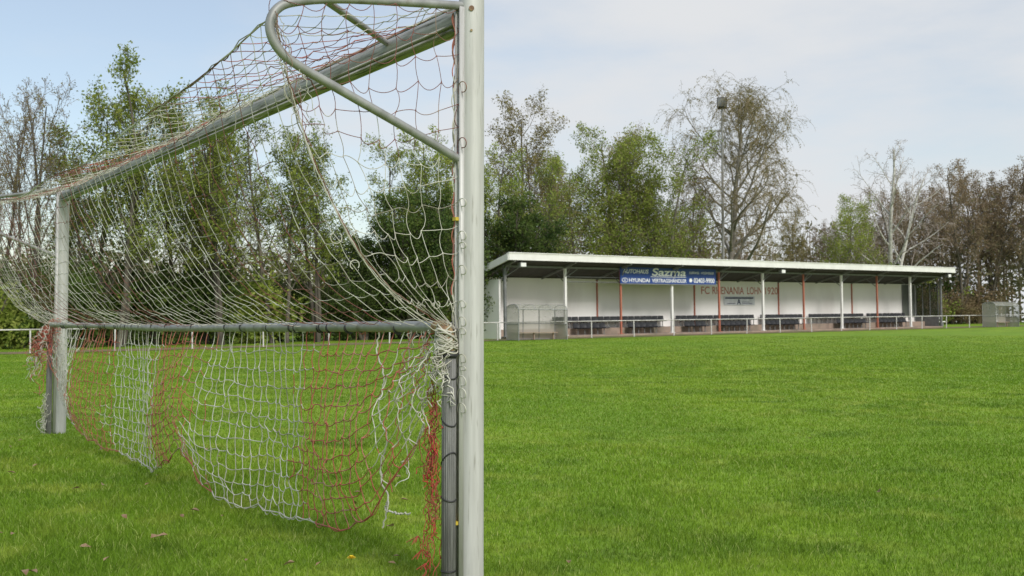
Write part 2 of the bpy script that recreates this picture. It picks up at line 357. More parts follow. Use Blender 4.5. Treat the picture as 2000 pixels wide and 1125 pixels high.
b=MB(); cord_rows(b,PB,1,2,.002,RB,vcol,slack=.003); cord_rows(b,PB,0,3,.008,RB,hcol,slack=.003)
b.obj('back_panel',NM,net,label='sagging pale netting with faded red strands')
nr=9; P=np.zeros((NT,nr,3)); f=np.linspace(0,1,nr)
for a,t in enumerate(T):
    P[a,:,0]=t; P[a,:,1]=.055+f*(.87-.055); P[a,:,2]=2.42+(rope_z(t)-2.42)*f-.06*np.sin(np.pi*f)*(.4+.6*math.sin(math.pi*t/GL))
J=rng.normal(size=P.shape)*.008; J[:,0]*=.2; J[:,-1]=0; P+=J; P[:,-1]=PB[:,0]
def rcol(Q,row): return np.where(redband(Q[:,0]+.1*math.sin(row[0][2]*9)),np.where(math.sin(row[2][0]*23+row[2][1]*30)>.5,1,3),2 if math.sin(row[0][0]*31+row[1][1]*20)>.2 else 0).astype(int)
b=MB(); cord_rows(b,P,1,3,.005,RB,rcol,slack=.004); cord_rows(b,P,0,3,.006,RB,rcol,slack=.004)
b.obj('roof_panel',NM,net)
b=MB(); Q=PB[:,0].copy(); b.tube(Q,.0032,6,mat=bandcol(Q,Q)*3)
Q2=Q+rng.normal(size=Q.shape)*.007; b.tube(Q2,.0022,5,mat=2); b.obj('edge_rope',NM,net)
def ztop(s): return 2.415-.145*np.clip(s/.87,0,1)
for tt in (0,GL):
    nv,nw=14,9; P=np.zeros((nv,nw,3))
    for i_ in range(nv):
        v=i_/(nv-1)
        for j_ in range(nw):
            w=j_/(nw-1); s=.06+w*.8
            for _ in range(4):
                z=ztop(s)-v*(ztop(s)-1.09); s=.062+w*(np.interp(z,SP_Z,SP_S)-.062)
            P[i_,j_]=(tt+.05*math.sin(v*3.1)*math.sin(w*3.1)*(1 if tt==0 else -1),s,z-.04*math.sin(math.pi*w)*math.sin(math.pi*v))
    J=rng.normal(size=P.shape)*.009; J[:,0]*=.3; P+=J
    sc=lambda Q,row: np.where(Q[:,2]+.1*math.sin(row[0][1]*40+row[0][2]*13)>1.86,3,2 if math.sin(row[1][1]*70+row[1][2]*19)>.3 else 0).astype(int)
    b=MB(); cord_rows(b,P,0,4,.003,.0015,sc,slack=.008); cord_rows(b,P,1,7,.019,.0015,sc,slack=.009)
    b.obj('side_panel',NM,net)
def wav(p,q,n,amp,rngv,pw=1.0):
    u=np.linspace(0,1,n)[:,None]; p=np.array(p,float); q=np.array(q,float); L=p*(1-u)+q*u
    off=np.zeros((n,3))
    for k in range(1,7):
        off+=np.sin(u*np.pi*2*k*1.3*(1+rngv.random((1,3))*.6)+rngv.random((1,3))*6.28)*rngv.normal(size=(1,3))*amp/k**.6
    return L+off*np.clip(np.minimum(u*8,1),0,1)
b=MB(); seam=smooth_path([(0,s,z) for s,z in prof],80)
for k in range(3):
    S=seam+np.cumsum(rng.normal(size=seam.shape)*.002,axis=0)*.8; S[:,0]+=.006*k
    b.tube(S,.0026 if k<1 else .0018,5,mat=(2,0,3)[k])
for k in range(7):
    b.tube(wav((rng.normal()*.015,.87+rng.normal()*.01,2.22),(rng.normal()*.03,.74+rng.normal()*.03,1.72+rng.random()*.2),30,.008,rng),.0015,4,mat=(0,3,2)[k%3])
def curl(c,r,ph,turn=1.4):
    a=np.linspace(0,turn*6.283,26); x=c[0]+.25*r*np.cos(a+ph); return np.stack([x,c[1]+r*np.cos(a+ph)*(1-.02*a),c[2]+r*np.sin(a+ph)],-1)
for s,z,r in ((.60,1.42,.022),(.52,1.32,.018),(.33,1.19,.014),(.22,1.15,.02),(.15,1.17,.015)):
    b.tube(curl((.03,s,z),r,rng.random()*6,.8),.0019,5)
b.obj('seam_cord',NM,net)
b=MB()
z=np.linspace(2.38,.35,260); a=np.linspace(0,60,260)
b.tube(np.stack([.022+.004*np.sin(a*1.7),.070+.006*np.cos(a*1.3),z],-1),.0038,5,mat=np.where(np.sin(z*9)>-.2,3,2))
b.tube(np.stack([.020+.004*np.cos(a*1.1),.076+.006*np.sin(a*1.9),z],-1),.0025,5,mat=np.where(np.sin(z*7+1)<-.1,1,0))
for zz in (2.05,1.82,1.575,1.44,1.40,1.30,1.16,1.09,1.05,.94,.90,.85,.80,.74):
    r=.014+.014*rng.random(); A=np.linspace(-.6,5.2,20)
    b.tube(np.stack([-.03+.03*np.cos(A),.066+.2*r*np.sin(A),zz+r*np.sin(A)+.004*A],-1),.0022,5,mat=0 if zz<1.7 else 3)
b.obj('post_lacing',NM,net)
zb_t=[0,.12,.28,.54,.8,1.1,1.85,2.3,2.6,2.85,3.05,3.25,3.8,4.4,4.9,5.4,5.8,6.3,6.8,7.15,7.32]
zb_z=[.75,.62,.45,.24,.15,.125,.06,.045,.07,.24,.30,.20,.06,.075,.09,.14,.2,.27,.4,.62,.8]
nk=13; NS=82; TS=np.linspace(.06,GL-.04,NS); P=np.zeros((NS,nk,3)); v=np.linspace(0,1,nk)
for a,t in enumerate(TS):
    zb=np.interp(t,zb_t,zb_z)+.008*math.sin(t*11); sp=v**.85
    P[a,:,2]=1.065+(zb-1.065)*sp-.03*np.sin(v*9+t*3)*v*(1-v)*2
    P[a,:,1]=.12+.11*np.sin(np.pi*v*.8)*(.6+.7*math.sin(t*2.4+.5))
    P[a,:,0]=t+.03*np.sin(v*3.3+t*2.2)*v+.010*math.sin(t*7)*v
J=rng.normal(size=P.shape)*.006; J[:,0]*=.2; P+=J
b=MB(); cord_rows(b,P,1,3,.003,.0025,bandcol,slack=.007,knot=1.9); cord_rows(b,P,0,3,.010,.0025,bandcol,slack=.005)
Q=P[:,-1]; b.tube(Q+rng.normal(size=Q.shape)*.004,.0034,5,mat=bandcol(Q,Q))
b.obj('skirt_panel',NM,net,label='loose banded netting hanging below the folded rail')
b=MB()
for k in range(12):
    t0=.06+.24*rng.random(); z1=.35+.5*rng.random()
    b.tube(wav((t0,.13,1.07),(t0+rng.normal()*.05-.02,.16+.05*rng.random(),z1),60,.010,rng),.0021,5,mat=(0,0,2,1)[k%4])
t=np.linspace(0,1,60)
b.tube(np.stack([.50-.06*t+.03*np.sin(t*20),.15+0*t,1.05-.85*t],-1)+rng.normal(size=(60,3))*.003,.0036,6)
b.tube(np.stack([.42+.10*np.sin(t*3.14)-.2*t,.15+0*t,.28+.12*(t-.6)**2],-1)+rng.normal(size=(60,3))*.003,.0034,6)
for k in range(24):
    a=np.linspace(0,6.28*1.5,30); rr_=.033+.014*rng.random(); tl=rng.normal(size=3)*.5
    b.tube(np.stack([.012+rr_*np.cos(a),.113+rr_*np.sin(a),.985+.08*rng.random()+.022*np.sin(a*1.3+tl[0])+.025*tl[1]*np.cos(a)],-1),.0034,5,mat=(0,0,2)[k%3])
for k in range(14):
    b.tube(wav((.02,.14,1.03),(.0+rng.normal()*.03,.15+rng.normal()*.02,.72+.2*rng.random()),30,.016,rng),.0024,5,mat=0)
b.obj('white_tangle',NM,net,label='tangled pale cords knotted at the frame corner')
b=MB()
for k in range(26):
    t0=.03+.06*rng.random(); z0=.30+.62*rng.random()
    b.tube(wav((t0,.125+.015*rng.random(),z0+.05),(t0+.01+rng.normal()*.018,.145+.02*rng.random(),max(.05,z0-.2-.35*rng.random())),46,.010,rng),.0018,4,mat=0)
for k in range(3):
    c=np.array([.09+.03*k,.16,.12+.05*k])
    for q_ in range(9):
        b.tube([c,c+np.array([rng.normal()*.02+.02,rng.normal()*.02,-.02-.02*rng.random()])],.0014,4)
b.obj('red_tangle',[M_BRED],net,label='frayed bright red cord bundle along the side tube')
b=MB()
for k in range(24):
    t0=GL-.02+rng.normal()*.07
    b.tube(wav((t0,.12,1.08),(t0+rng.normal()*.08,.2+.1*rng.random(),.3+.6*rng.random()),40,.03,rng),.0028,5,mat=(0,1,1)[k%3])
for k in range(10):
    a=np.linspace(0,9,30); b.tube(np.stack([GL+.055*np.cos(a),.05+.075*np.sin(a),1.05+.04*rng.normal()+.02*np.cos(a*2)],-1),.0035,5,mat=1)
for k in range(10):
    t0=GL+rng.normal()*.04
    b.tube(wav((t0,.12,.4),(t0+rng.normal()*.05,.15,.03),30,.02,rng),.0026,5,mat=0)
b.obj('corner_tangle',NM,net)

# ------------------------------------------------------------ railing
ROT_S=(0,-math.atan(.013),math.atan2(SA,CA))
fence=empty('pitch_railing',(P0[0],P0[1],.15),ROT_S,label='long white tubular railing around the football pitch',category='railing')
b=MB(); b.tube([(-66,0,1.0),(-20,0,1.0),(20,0,1.0),(70,0,1.0)],.028,8,caps=True); b.obj('rail',[M_RAIL],fence)
b=MB(); b.tube([(0,0,-.1),(0,0,.97)],.033,8,caps=True); b.tube([(0,0,-.02),(0,0,.03)],.06,8,caps=True); me=b.mesh('post',[M_RAIL])
for k in range(-18,20):
    o=bpy.data.objects.new('post',me); COL.objects.link(o); o.parent=fence; o.location=(.0+3.39*k,0,0); o.rotation_euler=(rng.normal()*.012,rng.normal()*.012,0)

# ------------------------------------------------------------ stand
Qx,Qy=tn(0,2.5)
stand=empty('spectator_stand',(Qx,Qy,.15),ROT_S,label='long low white football stand with flat sloping roof',category='grandstand')
XL,XR=1.8,47.75; BD=2.4
zf,zbk=4.66,3.75
y0,y1=-1.1,BD+.25
def zroof(y): return zf+(zbk-zf)*(y-y0)/(y1-y0)
b=MB()
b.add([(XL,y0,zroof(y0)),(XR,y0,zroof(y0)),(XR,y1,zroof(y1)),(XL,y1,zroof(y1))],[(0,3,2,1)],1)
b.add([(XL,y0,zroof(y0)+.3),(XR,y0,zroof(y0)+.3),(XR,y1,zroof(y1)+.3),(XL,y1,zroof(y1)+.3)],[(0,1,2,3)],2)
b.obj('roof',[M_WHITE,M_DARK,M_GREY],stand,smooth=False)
b=MB(); b.box((XL-.03,y0-.08,zf-.04),(XR+.03,y0-.001,zf+.36)); b.box((XL-.06,y0-.12,zf+.36),(XR+.06,y0+.05,zf+.41))
for xx in (XL-.08,XR+.001):
    v=[]
    for x in (xx,xx+.079):
        for y in (y0,y1): v+= [(x,y,zroof(y)-.05),(x,y,zroof(y)+.36)]
    b.add(v,[(0,1,3,2),(4,6,7,5),(0,2,6,4),(1,5,7,3),(0,4,5,1),(2,3,7,6)])
b.obj('fascia',[M_WHITE],stand,smooth=False)
b=MB(); b.box((XL+.3,BD,0),(XR-.3,BD+.2,zroof(BD+.2)-.005)); b.obj('rear_wall',[M_WALL],stand,smooth=False)
b=MB()
b.box((XL+.3,.4,0),(XL+.42,BD-.002,zroof(BD)-.25)); b.obj('side_wall',[M_WALL],stand,smooth=False)
b=MB(); b.box((XR-.4,.2,0),(XR-.3,BD-.002,1.0))
for y in (.2,.95,1.65,BD-.12): b.box((XR-.39,y,1.001),(XR-.31,y+.06,zroof(BD)-.02),1)
b.add([(XR-.35,.2,1.001),(XR-.35,BD-.1,1.001),(XR-.35,BD-.1,zroof(BD)-.02),(XR-.35,.2,zroof(BD)-.02)],[(0,1,2,3)],2)
b.add([(XR-2.3,BD-.03,.9),(XR-.45,BD-.03,.9),(XR-.45,BD-.03,zroof(BD)-.1),(XR-2.3,BD-.03,zroof(BD)-.1)],[(0,1,2,3)],2)
for x in (XR-2.3,XR-1.4,XR-.5): b.box((x-.03,BD-.08,.6),(x+.03,BD-.031,zroof(BD)-.1),1)
b.obj('glazed_side_wall',[M_GREY,M_GREY,M_MESH],stand,smooth=False)
b=MB(); b.box((XL+.5,-.2,-.4),(XR-.45,1.45,.12)); b.box((XL+.5,1.452,-.4),(XR-.45,BD-.003,.52))
b.obj('terrace',[M_TERR],stand,smooth=False)
for k in range(11):
    x=2.25+4.53*k; red=(k%2==0 and 0<k<10); grey=(k in(0,10))
    if k==10: x-=.12
    b=MB(); r=.055 if red else .075
    b.box((x-r,-r,.122),(x+r,r,zroof(0)-.14),0)
    b.box((x-.16,-.12,.122),(x+.16,.12,.15),0)
    b.obj('red_post' if red else 'post',[M_RED if red else (M_GREY if grey else M_WHITE)],stand,smooth=False)
    if red:
        b=MB(); b.box((x-.045,BD-.08,.522),(x+.045,BD-.002,zroof(BD)-.13)); b.obj('wall_post',[M_RED],stand,smooth=False)
    b=MB()
    v=[]
    for xx in (x-.05,x+.05):
        for y in (y0+.01,BD-.01): v+=[(xx,y,zroof(y)-.13),(xx,y,zroof(y)-.004)]
    b.add(v,[(0,1,3,2),(4,6,7,5),(0,2,6,4),(1,5,7,3),(0,4,5,1),(2,3,7,6)])
    b.tube([(x,.05,3.4),(x,1.0,zroof(1.0)-.1)],.03,6); b.tube([(x,-.05,3.75),(x,-.7,zroof(-.7)-.1)],.03,6)
    if k<10: b.tube([(x+.05,.0,3.7),(x+1.0,0,zroof(0)-.15)],.03,6)
    b.obj('rafter',[M_GREY],stand,smooth=False)
b=MB(); b.box((XL+.3,-.04,zroof(0)-.139),(XR-.4,.04,zroof(0)-.14+.12)); b.obj('beam',[M_GREY],stand,smooth=False)
for xa,xb,zz in ((6.8,15.8,3.45),(6.8,11.3,3.75)):
    b=MB(); b.tube([(xa,.1,zz),(xb,.1,zz)],.03,6); b.obj('cross_rail',[M_GREY],stand)
for x in (2.9,26.0,47.2):
    b=MB(); b.box((x-.22,-1.0,zf-.42),(x+.22,-.7,zf-.16)); b.box((x-.18,-1.03,zf-.40),(x+.18,-1.002,zf-.18),1); b.tube([(x,-.85,zf-.17),(x,-.85,zf)],.03,6)
    b.obj('lamp',[M_GREY,M_SIGNW],stand,smooth=False)

def text_mesh(s,size,shear=0,off=0):
    c=bpy.data.curves.new('t','FONT'); c.body=s; c.size=size; c.shear=shear; c.offset=off; c.extrude=.004
    o=bpy.data.objects.new('t',c); COL.objects.link(o); dg=bpy.context.evaluated_depsgraph_get()
    me=bpy.data.meshes.new_from_object(o.evaluated_get(dg)); bpy.data.objects.remove(o); return me
def put_text(s,x,y,z,width,height,m,parent,shear=0,off=0,name='lettering'):
    me=text_mesh(s,1,shear,off); co=np.empty(len(me.vertices)*3); me.vertices.foreach_get('co',co); co=co.reshape(-1,3)
    mn,mx=co.min(0),co.max(0); q=np.empty_like(co)
    q[:,0]=x+(co[:,0]-mn[0])/(mx[0]-mn[0])*width; q[:,2]=z+(co[:,1]-mn[1])/(mx[1]-mn[1])*height; q[:,1]=y-co[:,2]*1
    me.vertices.foreach_set('co',q.ravel()); me.materials.clear(); me.materials.append(m); me.update()
    o=bpy.data.objects.new(name,me); COL.objects.link(o); o.parent=parent; return o
sign=empty('advertising_banner',(0,0,0),label='long blue advertising banner with white lettering hung under roof edge',category='banner')
bpy.context.view_layer.update(); MS=stand.matrix_world.copy()
sign.matrix_world=MS@Matrix.Translation((11.15,-.15,3.36))
W,H=8.75,1.12
b=MB(); b.box((0,-.03,0),(W,.03,H)); b.obj('panel',[M_BLUE],sign,smooth=False)
b=MB(); b.box((-.02,-.05,H-.03),(W+.02,.05,H+.03)); b.box((-.02,-.05,-.03),(W+.02,.05,0.03)); b.obj('frame',[M_GREY],sign,smooth=False)
yy=-.034
put_text('AUTOHAUS',.20,yy,.68,2.25,.27,M_SIGNW,sign,.2,.008)
put_text('Sazma',2.75,yy,.55,3.1,.50,M_SIGNW,sign,.15,.02)
b=MB(); b.add([(2.65,yy-.004,.505),(5.9,yy-.004,.505),(5.85,yy-.004,.465),(2.6,yy-.004,.465)],[(0,1,2,3)]); b.obj('underline',[M_SIGNW],sign,smooth=False)
b=MB(); a=np.arange(40)/40*6.283; o1=np.stack([.38+.26*np.cos(a),np.full(40,yy-.004),.24+.15*np.sin(a)],-1); o2=np.stack([.38+.22*np.cos(a),np.full(40,yy-.004),.24+.115*np.sin(a)],-1)
j=np.arange(40); b.add(np.vstack([o1,o2]),np.stack([j,(j+1)%40,40+(j+1)%40,40+j],-1))
b.obj('emblem',[M_SIGNW],sign,smooth=False)
put_text('H',.28,yy,.16,.2,.16,M_SIGNW,sign,.5,.01)
put_text('HYUNDAI',.74,yy,.11,1.8,.26,M_SIGNW,sign,0,.014)
put_text('VERTRAGSHÄNDLER',2.75,yy,.11,3.15,.31,M_SIGNW,sign,0,.012)
put_text('DÜRWISS · WEISWEILER',6.2,yy,.72,2.35,.19,M_SIGNW,sign,0,.0)
put_text('02403-9900',6.6,yy,.12,2.0,.33,M_SIGNW,sign,0,.014)
b=MB(); b.tube([(6.3,yy-.004,.29),(6.3,yy-.008,.29)],.14,20,caps=True); b.obj('telephone_mark',[M_SIGNW],sign,smooth=False)
for wd,xa,wi in (('FC',21.1,.85),('RHENANIA',22.25,3.35),('LOHN',25.95,1.65),('1920',27.95,1.45)):
    put_text(wd,xa,BD-.004,2.80,wi,.54,M_SIGNR,stand,0,.008,name='wall_lettering')
ws=empty('wall_sign',(0,0,0),label='small white sign board with dark print on stand wall',category='sign'); ws.matrix_world=MS@Matrix.Translation((23.4,BD-.06,2.0))
b=MB(); b.box((0,0,0),(3.3,.03,.64)); b.obj('board',[mat('sign_grey',(.62,.64,.68),None,3,.6)],ws,smooth=False)
for q_ in (((.12,.46),(3.15,.57)),((.3,.09),(1.2,.13)),((1.9,.09),(3.0,.13)),((1.9,.2),(2.7,.24))):
    b=MB(); b.box((q_[0][0],-.006,q_[0][1]),(q_[1][0],-.001,q_[1][1])); b.obj('print',[M_NAVY],ws,smooth=False)
put_text('A',1.35,-.010,.04,.42,.40,M_NAVY,ws,0,.02)

b=MB()
u=np.linspace(-1,1,7)
prof_=[(-.42,.40),(-.40,.42),(-.25,.40),(-.08,.39),(-.02,.43),(.02,.55),(.05,.70),(.045,.75)]
V=np.array([[x*.262*(1 if k<6 else .96),y_-.03*(x*x if k>3 else 0)+0,z_+.03*x*x*(k<5)] for k,(y_,z_) in enumerate(prof_) for x in u])
m=7; nn=len(prof_); i,j=np.meshgrid(np.arange(nn-1),np.arange(m-1),indexing='ij'); i=i.ravel(); j=j.ravel()
F=np.stack([i*m+j,i*m+j+1,(i+1)*m+j+1,(i+1)*m+j],-1); b.add(V,F); b.add(V+np.array([0,.02,-.025]),F[:,::-1])
seat_me=b.mesh('shell',[M_SEAT]); b=MB(); b.tube([(0,-.18,0),(0,-.18,.39)],.03,8); b.box((-.1,-.26,.0),(.1,-.1,.015)); leg_me=b.mesh('leg',[M_GREY])
def seat(x,y,z):
    e=empty('stadium_seat',(0,0,0),label='black plastic bucket seat on the stand terrace',category='seat',group='black seats on the stand terrace'); e.matrix_world=MS@Matrix.Translation((x,y,z))
    for nme,me in (('shell',seat_me),('leg',leg_me)):
        o=bpy.data.objects.new(nme,me); COL.objects.link(o); o.parent=e
for a0,a1 in ((7.6,17.2),(18.5,26.5),(27.3,32.0),(32.9,39.8),(40.3,45.4)):
    x=a0
    while x<a1: seat(x+rng.normal()*.012,2.1,.52); x+=.54
for a0,a1 in ((8.5,11.1),(13.1,15.6),(18.3,20.3),(21.8,24.6),(26.7,30.2),(35.0,38.6),(40.5,44.1)):
    x=a0
    while x<a1: seat(x+rng.normal()*.012,1.1,.12); x+=.54

def dugout(t,n,w,h,lab):
    x,y=tn(t,n); e=empty('team_dugout',(x,y,float(gz(x,y))),(0,0,math.atan2(SA,CA)),label=lab,category='dugout',group='team dugouts beside the pitch')
    D=1.15; b=MB()
    arc=[(0+.0,h*.86),(.12,h*.95),(.35,h),(.9,h*.98),(D,h*.93)]
    for xx in (0,w/3,2*w/3,w):
        b.tube([(xx,D,0),(xx,D,h*.93)],.028,6); b.tube([(xx,y_,z_) for y_,z_ in arc],.026,6)
        if xx in (0,w): b.tube([(xx,.0,0),(xx,0,h*.86)],.028,6); b.tube([(xx,0,.9),(xx,D,.9)],.022,6); b.tube([(xx,0,.05),(xx,D,.05)],.022,6)
    for zz in (.06,.95,h*.93): b.tube([(0,D,zz),(w,D,zz)],.022,6)
    b.tube([(0,0,h*.86),(w,0,h*.86)],.028,6); b.obj('frame',[M_GALV],e)
    b=MB(); b.add([(0,D+.01,.95),(w,D+.01,.95),(w,D+.01,h*.92),(0,D+.01,h*.92)],[(0,1,2,3)])
    for xx in (-.01,w+.01): b.add([(xx,0,.9),(xx,D,.9),(xx,D,h*.93),(xx,.9,h*.98),(xx,.35,h),(xx,.12,h*.95),(xx,0,h*.86)],[list(range(7))])
    for k in range(4):
        (ya,za),(yb,zb)=arc[k],arc[k+1]; b.add([(0,ya,za+.03),(w,ya,za+.03),(w,yb,zb+.03),(0,yb,zb+.03)],[(0,1,2,3)])
    b.obj('panel',[M_GLASS],e,smooth=False)
    b=MB(); b.add([(0,D+.01,.06),(w,D+.01,.06),(w,D+.01,.94),(0,D+.01,.94)],[(0,1,2,3)])
    for xx in (-.01,w+.01): b.add([(xx,0,.06),(xx,D,.06),(xx,D,.89),(xx,0,.89)],[(0,1,2,3)])
    b.obj('lower_panel',[M_GLASS2],e,smooth=False)
    b=MB(); b.box((.1,D-.42,.42),(w-.1,D-.08,.46))
    for xx in (.3,w/2,w-.3): b.box((xx-.03,D-.3,0),(xx+.03,D-.2,.42))
    b.obj('bench',[M_TERR],e,smooth=False)
dugout(.2,-1.75,3.35,2.0,'clear plastic team shelter standing before the railing')
dugout(48.5,-1.7,3.6,2.1,'clear plastic team shelter beside the far railing')
x,y=tn(50.5,6); e=empty('bench',(x,y,float(gz(x,y))),(0,0,R(25)),label='white wooden bench on the grass beside the stand',category='bench')
b=MB(); b.box((0,0,.42),(2.6,.4,.5)); b.box((0,.42,.7),(2.6,.47,.95)); b.obj('seat',[M_WHITE],e,smooth=False)
for xx in (.2,2.3):
    b=MB(); b.box((xx,.05,0),(xx+.12,.35,.42)); b.box((xx,.36,0),(xx+.1,.42,.95)); b.obj('leg',[M_GREY],e,smooth=False)

x,y=18.3,85.7; e=empty('floodlight_mast',(x,y,float(gz(x,y))),(0,0,R(-15)),label='tall grey floodlight mast behind the stand',category='floodlight')
b=MB(); b.tube([(0,0,0),(0,0,9),(0,0,19.3)],[.15,.12,.08],12,caps=True); b.obj('mast',[M_MAST],e)
b=MB(); b.tube([(-.4,0,19.25),(.4,0,19.25)],.06,8,caps=True); b.box((-.42,-.35,19.3),(.42,.20,20.15)); b.box((-.36,-.38,19.37),(.36,-.352,20.08),1); b.obj('lamp',[M_BLACK,M_GREY],e,smooth=False)

# ------------------------------------------------------------ trees
def leafquads(b,C,size,mat_,r):
    n=len(C); A=r.normal(size=(n,3)); A/=np.linalg.norm(A,axis=1)[:,None]; B=np.cross(A,r.normal(size=(n,3))); B/=np.linalg.norm(B,axis=1)[:,None]
    s=(size*(.5+r.random(n)))[:,None]; A=A*s; B=B*s*.6
    v=np.stack([C-A,C-B*.9+A*.1,C+A,C+B],1).reshape(-1,3); b.add(v,np.arange(n*4).reshape(-1,4),mat_)
def make_tree(seed,H,r0,p,mats,name):
    r=np.random.default_rng(seed); tb=MB(); cb=MB(); leaves=[]
    lv=p['lv']
    def branch(p0,d,L,rad,l):
        n=(9,6,5,3,2 if not p['hang'] else 4)[l]; pts=[p0]; d=d/math.sqrt(d@d); ds=[d]
        W_=r.normal(size=(n,3))*p['wig'][l]; W_[:,2]+=p['up'][l]
        for k in range(n):
            d=d+W_[k]; d=d/math.sqrt(d@d)
            pts.append(pts[-1]+d*(L/n)); ds.append(d)
        pts=np.array(pts); rads=np.linspace(rad,max(rad*.25,p['rmin']),n+1)
        if l<=1: tb.tube(pts,rads,(8,5)[l])
        else: cb.tube(pts,rads,3 if l>2 else 4,mat=0)
        if l>=p['leaf_l']:
            k=r.poisson(p['leafn']*(L**.5))
            if k:
                f=r.random(k)*n; i_=np.minimum(f.astype(int),n-1); f=(f-i_)[:,None]
                leaves.append(pts[i_]*(1-f)+pts[i_+1]*f+np.clip(r.normal(size=(k,3)),-1.6,1.6)*p['lsp'])
        if l<lv:
            nc=max(1,int(p['nc'][l]*(.75+.5*r.random()))); az=r.random()*6.28
            for k in range(nc):
                f=p['st'][l]+(1-p['st'][l])*((k+r.random()*.8)/nc); f=min(f,.99); q=f*n; i_=int(q); c=pts[i_]*(1-(q-i_))+pts[min(i_+1,n)]*(q-i_)
                dd=ds[i_]; az+=2.4+r.random()*.8-.4; ca,sa=math.cos(az),math.sin(az)
                perp=np.array([dd[1]*.3-dd[2]*sa,dd[2]*ca-dd[0]*.3,dd[0]*sa-dd[1]*ca]); perp=perp/(math.sqrt(perp@perp)+1e-6)
                an=p['an'][l]*(.75+.5*r.random()); nd=dd*math.cos(an)+perp*math.sin(an)
                if l==0: Lc=H*p['ra'][0]*p['shape'](f)*(.75+.5*r.random())
                else: Lc=L*p['ra'][l]*(1.1-.6*f)*(.7+.6*r.random())
                if p['hang'] and l>=2: Lc=(1.2,1.4)[l-2]*(.4+.8*r.random())
                branch(c,nd,Lc,max(rads[i_]*p['rr'][l],p['rmin']),l+1)
    for s_ in range(p['stems']):
        a=r.random()*6.28; sp=p['stemspread'] if p['stems']>1 else .02
        o=np.array([math.cos(a),math.sin(a),0])*(.5 if p['stems']>1 else 0)*r.random()
        branch(o+np.array([0,0,-.2]),np.array([math.cos(a)*sp,math.sin(a)*sp,1]),H*p['lead']*(1 if s_==0 else .8+.15*r.random()),r0*(1 if s_==0 else .8),0)
    if leaves: leafquads(cb,np.concatenate(leaves),p['lsize'],1,r)
    return tb.mesh(name+'_trunk',[mats[0]]),cb.mesh(name+'_crown',[mats[1],mats[2]],smooth=False)
base=dict(lv=4,wig=(.05,.10,.12,.15,.2),up=(.02,.05,.03,.0,0),nc=(16,8,6,4,0),st=(.25,.2,.15,.1),an=(.75,.7,.75,.8),ra=(.32,.5,.5,.55),rr=(.42,.55,.6,.6),rmin=.008,
   leaf_l=3,leafn=3,lsp=.12,lsize=.08,stems=1,stemspread=.15,shape=lambda f:1.15-.85*f*f,lead=.93,hang=False)
def P_(**k): d=dict(base); d.update(k); return d
protos={}
protos['green1']=make_tree(11,14,.15,P_(stems=3,stemspread=.10,nc=(12,6,5,3,0),leafn=10,lsize=.07,an=(.6,.7,.75,.8),ra=(.27,.5,.5,.5),lsp=.2,shape=lambda f:1.12-.6*f),(M_BARK,M_BARK,M_LG),'green1')
protos['green2']=make_tree(12,14,.16,P_(stems=2,stemspread=.14,nc=(14,7,5,3,0),leafn=8.5,an=(.6,.7,.75,.8),ra=(.31,.5,.5,.5),lsize=.07,lsp=.2,shape=lambda f:1.15-.65*f),(M_BARK,M_BARK,M_LG),'green2')
protos['bare1']=make_tree(13,14,.13,P_(stems=3,stemspread=.14,nc=(11,6,5,4,0),leafn=1.6,lsize=.05,an=(.5,.6,.7,.8),ra=(.34,.5,.5,.5),up=(.02,.1,.06,.03,0)),(M_BARK,M_TWIG,M_LO),'bare1')
protos['olive1']=make_tree(14,18,.22,P_(stems=2,stemspread=.12,nc=(16,7,6,3,0),leafn=8.5,lsize=.085,st=(.22,.2,.15,.1),ra=(.31,.5,.5,.5),up=(.02,.05,-.03,-.08,-.1),lsp=.25,shape=lambda f:1.15-.65*f),(M_BARKG,M_TWIG,M_LG),'olive1')
protos['olive2']=make_tree(15,18,.22,P_(stems=2,stemspread=.12,nc=(15,8,6,3,0),leafn=6,lsize=.075,an=(.65,.7,.8,.8),ra=(.30,.5,.5,.5),lsp=.2,shape=lambda f:1.15-.65*f),(M_BARKG,M_TWIG,M_LO),'olive2')
protos['weeping']=make_tree(16,20,.34,P_(stems=1,nc=(24,8,6,4,0),leafn=4.5,lsize=.055,an=(.85,.65,.8,.5),ra=(.44,.45,.5,.95),up=(.01,.05,.0,-.22,-.45),st=(.20,.25,.2,.2),shape=lambda f:1.08-.72*f*f,wig=(.05,.12,.16,.12,.10),lead=.91,hang=True,lsp=.07,rmin=.009,rr=(.52,.55,.6,.6)),(M_BARKP,M_TWIGO,M_LO),'weeping')
protos['birch']=make_tree(17,18,.28,P_(stems=2,stemspread=.10,nc=(12,6,5,3,0),leafn=.8,lsize=.045,an=(.8,.7,.8,.6),ra=(.34,.45,.5,.7),up=(.02,.08,.0,-.1,-.2),rmin=.009,rr=(.5,.6,.6,.6)),(M_BARKW,M_TWIGW,M_LB),'birch')
protos['brown']=make_tree(18,17,.18,P_(stems=2,stemspread=.14,nc=(15,7,6,3,0),leafn=5,lsize=.07,an=(.6,.6,.7,.8),ra=(.34,.5,.5,.5),lsp=.2,rmin=.009),(M_BARK,M_TWIG,M_LB),'brown')
protos['bushy']=make_tree(19,11,.2,P_(stems=3,stemspread=.25,nc=(11,7,5,3,0),leafn=16,lsize=.09,st=(.08,.15,.1,.1),ra=(.36,.5,.5,.5),leaf_l=3,lsp=.26),(M_BARK,M_BARK,M_LD),'bushy')
print('T trees',time.time()-T00)
PH=dict(green1=14,green2=14,bare1=14,olive1=18,olive2=18,weeping=20,birch=18,brown=17,bushy=11)
